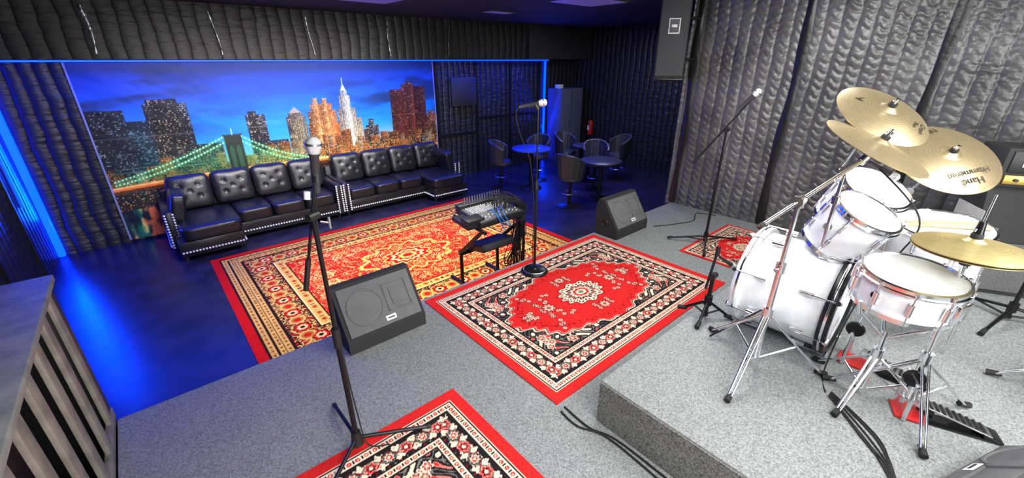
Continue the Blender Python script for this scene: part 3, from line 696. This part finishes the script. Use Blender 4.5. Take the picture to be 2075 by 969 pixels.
g=G('storage_cabinet',(8.65,7.8,0)); box(g,'body',(8.22,7.55,0),(9.05,8.02,1.82),pmat('blue_gray_metal',(.10,.12,.22),.4),.01); box(g,'door_gap',(8.63,7.545,.05),(8.64,7.552,1.78),black); box(g,'handle',(8.56,7.535,.9),(8.58,7.55,1.05),steel)
box(g,'carton',(8.3,7.7,1.82),(8.45,7.85,1.91),labelw,.004)
g=G('fire_extinguisher',(9.2,7.35,.75)); lathe(g,'tank',[(0,0),(.06,0),(.07,.02),(.07,.32),(.05,.37),(.02,.39),(0,.39)],redp,Matrix.Translation((9.2,7.35,.62)),24); cyl(g,'valve',(9.2,7.35,1.0),(9.2,7.35,1.07),.02,black); box(g,'label',(9.125,7.32,.75),(9.131,7.38,.87),labelw); box(g,'bracket',(9.26,7.32,.8),(9.3,7.38,.86),steel); tube(g,'hose',[(9.2,7.35,1.05),(9.13,7.33,1.0),(9.12,7.3,.85)],.01,black)
# ------------------------------------------------------------ PA speaker
g=G('pa_speaker',(5.1,3.05,2.7)); M=Matrix.Translation((5.20,2.99,2.26))@Matrix.Rotation(math.radians(-55),4,'Z')@Matrix.Rotation(math.radians(-7),4,'X')
vs=[(-.17,-.17,0),(.17,-.17,0),(.11,.17,0),(-.11,.17,0)]; vs=vs+[(a,b,.90) for a,b,c in vs]
mk(g,'cabinet',vs,[[3,2,1,0],[4,5,6,7],[0,1,5,4],[1,2,6,5],[2,3,7,6],[3,0,4,7]],carpetbox,False,M)
box(g,'grille',(-.16,-.182,.03),(.16,-.168,.87),pmat('pa_grille',(.065,.07,.073),.55,.2,bump=.5,bscale=400),.004,M)
box(g,'badge',(-.065,-.19,.50),(.065,-.182,.67),labelw,.003,M); box(g,'badge_face',(-.053,-.194,.513),(.053,-.189,.657),grille,.002,M); box(g,'badge_mark',(-.03,-.197,.57),(.03,-.193,.60),labelw,.002,M)
box(g,'foot_rail',(-.17,-.185,-.015),(.17,-.14,.0),blackm,.002,M)
multi(g,'hanging_bracket',[((5.3,2.85,2.95),(5.44,2.75,2.95),.015),((5.3,2.85,2.5),(5.44,2.75,2.5),.015)],blackm)
# ------------------------------------------------------------ guard rail (left)
g=G('stage_guard_rail',(-.63,1.2,STZ)); 
box(g,'cap',(-.78,-1.2,1.495),(-.50,2.86,1.53),wood,.005)
box(g,'bottom_rail',(-.54,-1.2,STZ+.002),(-.512,2.82,STZ+.06),slatw,.003)
y=2.66;k=0
while y>-1.1:
    box(g,'slat_%d'%k,(-.535,y,STZ+.03),(-.515,y+.085,1.495),slatw,.003); y-=.24; k+=1
box(g,'back_panel',(-.76,-1.2,.0),(-.73,2.82,1.49),black)
box(g,'end_post',(-.73,2.76,.0),(-.52,2.83,1.495),black,.003)
# ------------------------------------------------------------ drum kit
def drum(g,M,r,depth,nl,tag,shellm=white,hoop=chrome,bottom=True,hw=.022):
    lathe(g,tag+'_shell',[(r,-depth),(r,0)],shellm,M,72)
    lathe(g,tag+'_head',[(0,.004),(r*.96,.004),(r*1.0,-.004)],headw,M,72)
    if bottom: lathe(g,tag+'_reso_head',[(0,-depth-.004),(r,-depth+.002)],headw,M,72)
    def hp(z,s): return [(r+.001,z),(r+.001,z+s*hw*.6),(r-.006,z+s*hw*.65),(r-.004,z+s*hw),(r+.008,z+s*hw*.9),(r+.008,z+s*.2*hw),(r+.014,z),(r+.014,z-s*.006),(r+.001,z-s*.006)]
    lathe(g,tag+'_hoop',hp(-.012,1),hoop,M,72); 
    if bottom: lathe(g,tag+'_lower_hoop',hp(-depth+.012,-1),hoop,M,72)
    L=[];Rr=[]
    for i in range(nl):
        a=2*math.pi*(i+.5)/nl; cx,cy=math.cos(a),math.sin(a); ro=r+.012
        if depth>.22:
            for zc in(-.07,-depth+.07): L.append(((cx*ro,cy*ro,zc-.025),(cx*ro,cy*ro,zc+.025),.011))
        else: L.append(((cx*ro,cy*ro,-depth/2-.03),(cx*ro,cy*ro,-depth/2+.03),.011))
        ro=r+.014; Rr.append(((cx*ro,cy*ro,-depth+.0 if bottom else -.1),(cx*ro,cy*ro,-.0),.0035)); Rr.append(((cx*ro,cy*ro,-.004),(cx*ro,cy*ro,.010),.006))
    multi(g,tag+'_lugs',L,chrome,M,10); multi(g,tag+'_rods',Rr,chrome,M,8)
g=G('drum_kit',(2.8,.3,RZ))
kc=Vector((2.70,.78,RZ+.325)); Mk=basis((0,1,0),kc,(1,0,0)); r=.28
lathe(g,'kick_shell',[(r,-.49),(r,0)],white,Mk,96)
for z,t in((-.02,'front'),(-.49+.02,'rear')):
    lathe(g,'kick_hoop_'+t,[(r-.004,z-.025),(r+.022,z-.025),(r+.026,z-.02),(r+.026,z+.02),(r+.022,z+.025),(r-.008,z+.025),(r-.004,z-.025)],white if t=='front' else blackm,Mk,96)
    lathe(g,'kick_hoop_inlay_'+t,[(r+.0265,z-.006),(r+.0275,z-.004),(r+.0275,z+.004),(r+.0265,z+.006)],chrome,Mk,96)
lathe(g,'kick_front_head',[(0,-.01),(r-.004,-.012)],headw,Mk,72); lathe(g,'kick_batter_head',[(0,-.48),(r-.004,-.478)],headw,Mk,72)
L=[];Rr=[];Cl=[]
for i in range(8):
    a=2*math.pi*(i+.5)/8; cx,cy=math.cos(a),math.sin(a); ro=r+.018
    for zc in(-.13,-.36): L.append(((cx*ro,cy*ro,zc-.03),(cx*ro,cy*ro,zc+.03),.014))
    ro=r+.032; Rr.append(((cx*ro,cy*ro,-.50),(cx*ro,cy*ro,-.33),.004)); Rr.append(((cx*ro,cy*ro,-.16),(cx*ro,cy*ro,.015),.004)); 
    for z in(-.02,-.47): Cl.append(((cx*(r+.005),cy*(r+.005),z+(.03 if z>-.1 else -.03)),(cx*(r+.038),cy*(r+.038),z+(.028 if z>-.1 else -.028)),.012))
multi(g,'kick_lugs',L,chrome,Mk); multi(g,'kick_rods',Rr,chrome,Mk,8); multi(g,'kick_claws',Cl,chrome,Mk,8)
multi(g,'kick_spurs',[((2.43,.62,RZ+.22),(2.30,.80,RZ+.015),.010),((2.97,.62,RZ+.22),(3.10,.80,RZ+.015),.010),((2.45,.60,RZ+.24),(2.40,.66,RZ+.17),.022),((2.95,.60,RZ+.24),(3.0,.66,RZ+.17),.022)],chrome)
t1=basis((-.12,-.42,.90),(2.70,.33,1.785)); drum(g,t1,.155,.25,6,'rack_tom_small')
t2=basis((-.24,-.38,.89),(3.02,.37,1.84)); drum(g,t2,.168,.25,6,'rack_tom_large')
multi(g,'tom_mount',[((2.86,.46,RZ+.60),(2.86,.46,1.74),.014),((2.78,.46,RZ+.60),(2.78,.46,1.68),.011),((2.86,.46,1.70),(2.96,.48,1.70),.011),((2.78,.46,1.64),(2.72,.48,1.66),.011),((2.82,.46,RZ+.595),(2.82,.46,RZ+.64),.05),((2.86,.46,1.68),(2.86,.46,1.74),.024),((2.78,.46,1.61),(2.78,.46,1.67),.022),((2.51,.44,1.62),(2.51,.44,1.98),.009),((2.51,.44,1.72),(2.58,.46,1.70),.02),((2.51,.44,1.84),(2.51,.44,1.88),.018)],chrome)
Mf=basis((-.14,-.0,.98),(3.22,.06,1.65)); drum(g,Mf,.205,.40,8,'floor_tom')
multi(g,'floor_tom_legs',[((3.24+.222*math.cos(a),.06+.222*math.sin(a),RZ+.52),(3.27+.235*math.cos(a),.06+.235*math.sin(a),RZ+.01),.0065) for a in(.3,2.4,4.3)],chrome)
multi(g,'floor_tom_brackets',[((3.25+.222*math.cos(a),.06+.222*math.sin(a),RZ+.40),(3.25+.222*math.cos(a),.06+.222*math.sin(a),RZ+.48),.02) for a in(.3,2.4,4.3)],chrome)
Ms=basis((-.08,-.04,1),(2.38,.07,RZ+.71)); drum(g,Ms,.180,.15,10,'snare')
box(g,'snare_strainer',(-.03,-.205,-.12),(.03,-.18,-.03),chrome,.004,Ms@Matrix.Rotation(.3,4,'Z'))
lathe(g,'snare_badge',[(0,.0),(.018,.0)],blackm,Ms@Matrix.Rotation(math.radians(-75),4,'Z')@Matrix.Translation((0,-.182,-.075))@Matrix.Rotation(math.radians(90),4,'X'),20)
sz=RZ+.53
multi(g,'snare_basket',[((2.40,.08,RZ+.36),(2.39+.17*math.cos(a),.08+.17*math.sin(a),sz-.01),.008) for a in(.4,2.5,4.6)]+[((2.39+.17*math.cos(a),.08+.17*math.sin(a),sz-.02),(2.39+.19*math.cos(a),.08+.19*math.sin(a),sz+.045),.009) for a in(.4,2.5,4.6)],chrome)
cyl(g,'snare_post',(2.41,.08,RZ+.06),(2.40,.08,RZ+.40),.013,chrome)
tripod(g,(2.41,.08),RZ,RZ+.26,.25,(60,170,290),chrome,.010,.12,double=True)
multi(g,'drumsticks',[((3.12,.19,RZ+.72),(3.27,-.12,RZ+.745),.0085,.0085),((3.16,.21,RZ+.72),(3.34,-.08,RZ+.745),.0085,.0085)],stick)
def pedal(g,x,y,ang,tag):
    M=RotZ((x,y,RZ),ang)
    box(g,tag+'_base_plate',(-.045,-.30,.002),(.045,-.04,.010),blackm,.002,M)
    box(g,tag+'_red_plate',(-.06,-.06,.002),(.06,.06,.014),redp,.002,M)
    Mp=M@Matrix.Translation((0,-.28,.02))@Matrix.Rotation(math.radians(14),4,'X')
    box(g,tag+'_footboard',(-.038,0,0),(.038,.26,.008),steel,.003,Mp); box(g,tag+'_heel',(-.045,-.04,-.012),(.045,.03,.004),blackm,.003,Mp)
    multi(g,tag+'_treads',[((-.032,.03+.025*i,.010),(.032,.03+.025*i,.010),.006) for i in range(9)],black,Mp,6)
    multi(g,tag+'_frame',[((-.065,.03,.005),(-.065,.03,.20),.010),((.065,.03,.005),(.065,.03,.20),.010),((-.08,.03,.20),(.08,.03,.20),.009)],chrome,M)
    lathe(g,tag+'_cam',[(0,-.012),(.04,-.012),(.045,0),(.04,.012),(0,.012)],blackm,M@Matrix.Translation((0,.03,.20))@Matrix.Rotation(math.radians(90),4,'Y'),20)
    multi(g,tag+'_springs',[((.08,.03,.03),(.08,.03,.17),.009)],steel,M)
    return M
Mp=pedal(g,2.70,.18,0,'kick_pedal'); multi(g,'beater',[((0,.03,.20),(0,.0,.40),.004),((0,.03,.38),(0,-.01,.38),.022)],chrome,Mp)
hx,hy=2.46,-.08
Mh=basis((0.0,0.02,1),(hx+.02,hy+.02,RZ+.85))
def cymbal(g,M,R,mat,tag,prof=.045,bell=.1):
    pr=[(0.006,prof+.02)]
    b=R*.2
    for i in range(1,9): t=i/8; pr.append((b*t,prof+.02*math.cos(t*math.pi/2)*1.0))
    for i in range(1,25): t=i/24; pr.append((b+(R-b)*t,prof*(1-t**1.6)))
    pr.append((R,-.0015)); 
    low=[(a,c-.002) for a,c in pr[::-1]]
    lathe(g,tag,pr+low,mat,M,128,True,True)
    lathe(g,tag+'_felt',[(0,prof+.035),(.018,prof+.035),(.02,prof+.03),(.02,prof+.015)],rubber,M,20); 
    lathe(g,tag+'_wing_nut',[(0,prof+.06),(.007,prof+.06),(.010,prof+.036)],chrome,M,16)
    box(g,tag+'_nut_wing',(-.018,-.003,prof+.042),(.018,.003,prof+.056),chrome,.002,M)
    return pr
cymbal(g,Mh,.19,brassb,'hi_hat_top',.03)
Mh2=Mh@Matrix.Translation((0,0,-.012))@Matrix.Rotation(math.pi,4,'X'); cymbal(g,Mh2,.19,brassb,'hi_hat_bottom',.03)
cyl(g,'hi_hat_rod',(hx+.02,hy+.02,RZ+.5),(hx+.02,hy+.02,RZ+1.08),.004,chrome); lathe(g,'hi_hat_clutch',[(0,.07),(.012,.07),(.016,.03),(.02,.0),(.0,.0)],blackm,Mh@Matrix.Translation((0,0,.045)),20)
cyl(g,'hi_hat_tube_upper',(hx+.01,hy+.01,RZ+.40),(hx+.02,hy+.02,RZ+.80),.009,chrome); cyl(g,'hi_hat_tube_lower',(hx,hy,RZ+.06),(hx+.01,hy+.01,RZ+.50),.013,chrome); cyl(g,'hi_hat_clamp',(hx+.01,hy+.01,RZ+.47),(hx+.01,hy+.01,RZ+.53),.022,chrome)
tripod(g,(hx,hy),RZ,RZ+.30,.30,(100,200,320),chrome,.010,.16,double=True)
Mp=pedal(g,hx-.02,hy-.02,20,'hi_hat_pedal')
def cstand(c,h,cp,n,base_r,angs,tag,boomback=0,joint=None):
    tripod(g,c,RZ,RZ+.36,base_r,angs,chrome,.011,.20,double=True)
    cyl(g,tag+'_tube_1',(c[0],c[1],RZ+.05),(c[0],c[1],RZ+.62),.0145,chrome); cyl(g,tag+'_tube_2',(c[0],c[1],RZ+.55),(c[0],c[1],h),.011,chrome)
    for z in(RZ+.60,h-.03): cyl(g,tag+'_clamp',(c[0],c[1],z),(c[0],c[1],z+.05),.023,chrome); cyl(g,tag+'_bolt',(c[0],c[1],z+.025),(c[0]-.05,c[1]+.01,z+.025),.006,chrome)
    n=Vector(n).normalized(); cpv=Vector(cp); low=cpv-n*.08; J=Vector((c[0],c[1],h))
    d=(low-J).normalized(); cyl(g,tag+'_boom',J-d*boomback,low,.010,chrome); cyl(g,tag+'_tilter',low-n*.02,low+n*.03,.018,chrome); cyl(g,tag+'_post',low,cpv+n*.10,.005,chrome)
    cyl(g,tag+'_boom_joint',J-Vector((.03,0,0)),J+Vector((.03,0,0)),.024,chrome)
    if boomback: cyl(g,tag+'_boom_end',J-d*boomback,J-d*(boomback-.03),.012,rubber)
n2=(.02,-.43,.91); c2=(2.74,.39,2.10)
cstand((2.21,.52),1.90,c2,n2,.34,(183,61,309),'boom_stand',.30)
cymbal(g,basis(n2,c2),.25,brass,'thin_crash',.03)
n1=(-.29,-.47,.83); c1=(3.02,.45,2.225); cstand((3.40,.62),1.85,c1,n1,.25,(60,180,300),'crash_stand')
M1=basis(n1,c1); cymbal(g,M1,.235,brass,'crash')
n3=(-.47,-.34,.81); c3=(3.45,.17,1.975); cstand((3.66,.28),1.72,c3,n3,.25,(60,180,300),'ride_stand')
M3=basis(n3,c3); cymbal(g,M3,.258,brass,'ride')
def ctext(M,body,size,r,ang,tag,flip=False,R=.25,prof=.045):
    b=R*.2; t=(r-b)/(R-b); z=prof*(1-t**1.6); sl=math.atan(prof*1.6*t**.6/(R-b))
    MM=M@Matrix.Rotation(math.radians(ang),4,'Z')@Matrix.Translation((0,-r,z+.0025))@Matrix.Rotation(sl,4,'X')
    if flip: MM=MM@Matrix.Rotation(math.pi,4,'Z')
    text(g,tag,body,size,ink,MM,.0003)
ctext(M1,'A',.055,.14,235,'crash_mark',True,.235); ctext(M1,'Crash',.04,.185,50,'crash_text',True,.235); ctext(M1,'Thin',.034,.145,48,'crash_text_2',True,.235)
ctext(M3,'SAVAN',.055,.185,195,'ride_text',True,.258); ctext(M3,'Hammered',.05,.14,10,'ride_text_2',True,.258); ctext(M3,'Hand',.055,.19,10,'ride_text_3',True,.258)
mic(g,(2.90,.28,1.93),(2.84,.40,2.0),.022)
tube(g,'mic_cable',[(2.86,.38,1.99),(2.72,.14,1.80),(2.66,.16,1.60),(2.62,.24,1.30),(2.45,.25,RZ+.03),(2.3,.2,RZ+.006)],.004,rubber)
g=G('drum_throne',(3.25,-.75,RZ)); tripod(g,(3.15,-.68),RZ,RZ+.28,.33,(95,170,300),chrome,.011,.14,double=True); cyl(g,'post',(3.15,-.68,RZ+.05),(3.15,-.68,RZ+.45),.016,chrome)
lathe(g,'seat',[(0,.54),(.14,.54),(.17,.52),(.175,.48),(.16,.45),(0,.45)],leather,Matrix.Translation((3.15,-.68,RZ)))
g=G('microphone_stand',(3.95,-.38,RZ)); tripod(g,(3.95,-.38),RZ,RZ+.10,.36,(165,60,290),blackm,.010,.1); cyl(g,'tube',(3.95,-.38,RZ+.05),(3.95,-.38,RZ+.75),.012,blackm); cyl(g,'boom',(3.95,-.38,RZ+.75),(3.85,-.35,RZ+.95),.008,blackm); mic(g,(3.80,-.3,RZ+.95),(3.88,-.4,RZ+.97),.022)
# ------------------------------------------------------------ amp
g=G('guitar_amplifier',(4.6,-.1,RZ)); M=RotZ((4.60,-.34,RZ+.002),-62)
vs=[(-.37,-.18,0),(.37,-.18,0),(.37,.18,0),(-.37,.18,0),(-.37,-.18,.40),(.37,-.18,.40),(-.37,-.08,.76),(.37,-.08,.76),(-.37,.18,.76),(.37,.18,.76)]
mk(g,'cabinet',vs,[[3,2,1,0],[0,1,5,4],[4,5,7,6],[6,7,9,8],[8,9,2,3],[1,2,9,7,5],[0,4,6,8,3]],pmat('tolex',(.02,.02,.021),.6,bump=.4,bscale=250),False,M)
box(g,'lower_grille',(-.34,-.19,.03),(.34,-.178,.39),pmat('gray_cloth',(.13,.13,.13),.9,noise=.3,nscale=150),.003,M)
box(g,'side_panel',(-.375,-.16,.03),(-.37,.16,.60),pmat('pale_panel',(.40,.39,.37),.6),.002,M)
box(g,'head',(-.37,-.12,.765),(.37,.17,1.03),MATS['tolex'],.012,M)
box(g,'head_grille',(-.34,-.13,.87),(.34,-.118,1.01),black,.003,M); box(g,'control_panel',(-.34,-.13,.79),(.34,-.118,.85),gold,.002,M)
multi(g,'amp_knobs',[((-.28+i*.06,-.13,.82),(-.28+i*.06,-.145,.82),.011) for i in range(10)],black,M)
text(g,'amp_name','Harland',.085,labelw,M@Matrix.Translation((-.15,-.134,.935))@Matrix.Rotation(math.radians(90),4,'X'),.001)
multi(g,'handle',[((-.1,.02,1.04),(.1,.02,1.04),.012)],black,M)
# ------------------------------------------------------------ cables
def cable(lst,r=.006,name='audio_cable'):
    vs=[];fs=[]
    for pts in lst:
        v,f=sweep(catmull(pts,8),r,6,len(vs)); vs+=v; fs+=f
    mk(None,name,vs,fs,rubber,True)
z=STZ+.0065
cable([[(1.40,1.18,z),(1.39,1.05,z),(1.45,.9,z),(1.44,.6,z),(1.40,.2,z),(1.44,-.4,z)],[(1.44,1.19,z),(1.43,1.0,z),(1.475,.85,z),(1.47,.5,z),(1.45,0,z),(1.47,-.4,z)]])
cable([[(4.36,2.42,z),(4.6,2.3,z),(4.9,2.2,z),(5.2,2.3,z),(5.3,2.1,z)]],.005)
z=RZ+.0065; cb=[]
for i in range(6):
    o=.03*i; cb.append([(2.28+o*.3,.18,z),(2.10+.4*o,.0+.03*math.sin(i),z),(1.96+o*.5,-.10,z),(1.84+o*.3,-.16,z),(1.66+o*.3,-.27,z)])
cable(cb,.004)
# ------------------------------------------------------------ lights
def area(name,loc,tgt,sx,sy,pw,col=(1,1,1),spread=180):
    l=bpy.data.lights.new(name,'AREA'); l.shape='RECTANGLE'; l.size=sx; l.size_y=sy; l.energy=pw; l.color=col; l.spread=math.radians(spread)
    o=bpy.data.objects.new(name,l); COL.objects.link(o); o.location=loc
    o.rotation_euler=(Vector(tgt)-Vector(loc)).to_track_quat('-Z','Y').to_euler(); return o
area('stage_fill_light',(.6,-.6,3.15),(1.2,.6,0),1.6,1.0,135,(1,.98,.95))  # unseen overhead fill added to brighten the stage, no fixture modelled
area('stage_fill_light',(2.9,-.7,3.15),(3.2,.3,0),1.6,1.0,95,(1,.99,.97))  # added overhead fill towards the drums
area('stage_fill_light',(2.4,1.4,3.17),(2.4,1.4,0),2.0,.8,55,(1,.98,.95))  # added overhead fill above the middle of the stage
area('stage_fill_light',(4.5,1.1,3.17),(4.8,1.1,0),.5,2.6,50,(1,1,.98))  # narrow added fill, grazes the quilted wall to bring out its wrinkles
area('window_light',(1.2,-3.8,1.9),(3.2,2.0,1.3),2.4,1.4,160,(.97,.98,1),130)
area('rug_fill_light',(2.4,4.4,3.17),(2.4,5.0,0),3.0,.8,105,(1,.95,.90),95)  # added white fill aimed at the large rug to brighten it
area('mural_fill_light',(2.2,5.4,2.62),(2.2,8.0,1.15),3.6,.1,62,(1,.96,.92),90)  # added white fill so the mural print shows its colours
area('alcove_fill_light',(7.2,5.2,3.17),(7.2,5.2,0),.8,.8,40,(.9,.93,1))  # added white fill, offsets the blue tint on the alcove chairs
area('blue_wash_light',(.0,5.2,3.17),(.0,5.2,0),1.8,3.0,50,(.02,.03,1),120)
area('blue_wash_light',(6.0,5.6,3.17),(6.0,5.6,0),2.6,2.6,70,(.02,.04,1),75)
area('led_wash_light',(3.4,7.72,2.48),(3.4,7.45,0),8.6,.05,130,(.0,.04,1),150)
area('led_wash_light',(-1.19,7.85,1.3),(-1.0,7.0,1.2),.04,2.2,80,(.0,.04,1))
area('led_wash_light',(8.05,7.95,1.3),(7.4,7.0,1.0),.04,2.2,30,(.0,.04,1))
w=bpy.data.worlds.new('World'); sc.world=w; w.use_nodes=True; w.node_tree.nodes['Background'].inputs[0].default_value=(.5,.55,.7,1); w.node_tree.nodes['Background'].inputs[1].default_value=.15
# ------------------------------------------------------------ camera
cam=bpy.data.cameras.new('camera'); cam.sensor_width=36; cam.lens=36*850/2075; cam.clip_start=.02
co=bpy.data.objects.new('camera',cam); COL.objects.link(co)
Rv=Vector((.7536,-.6574,0));Uv=Vector((.2590,.2968,.9191));Fv=Vector((.6042,.6926,-.3939))
Mc=Matrix.Identity(4)
for i in range(3): Mc[i][0]=Rv[i];Mc[i][1]=Uv[i];Mc[i][2]=-Fv[i]
Mc[2][3]=2.5
co.matrix_world=Mc
sc.camera=co
try:
    sc.view_settings.view_transform='Standard'; sc.view_settings.look='None'; sc.view_settings.exposure=0
except Exception as e: print(e)
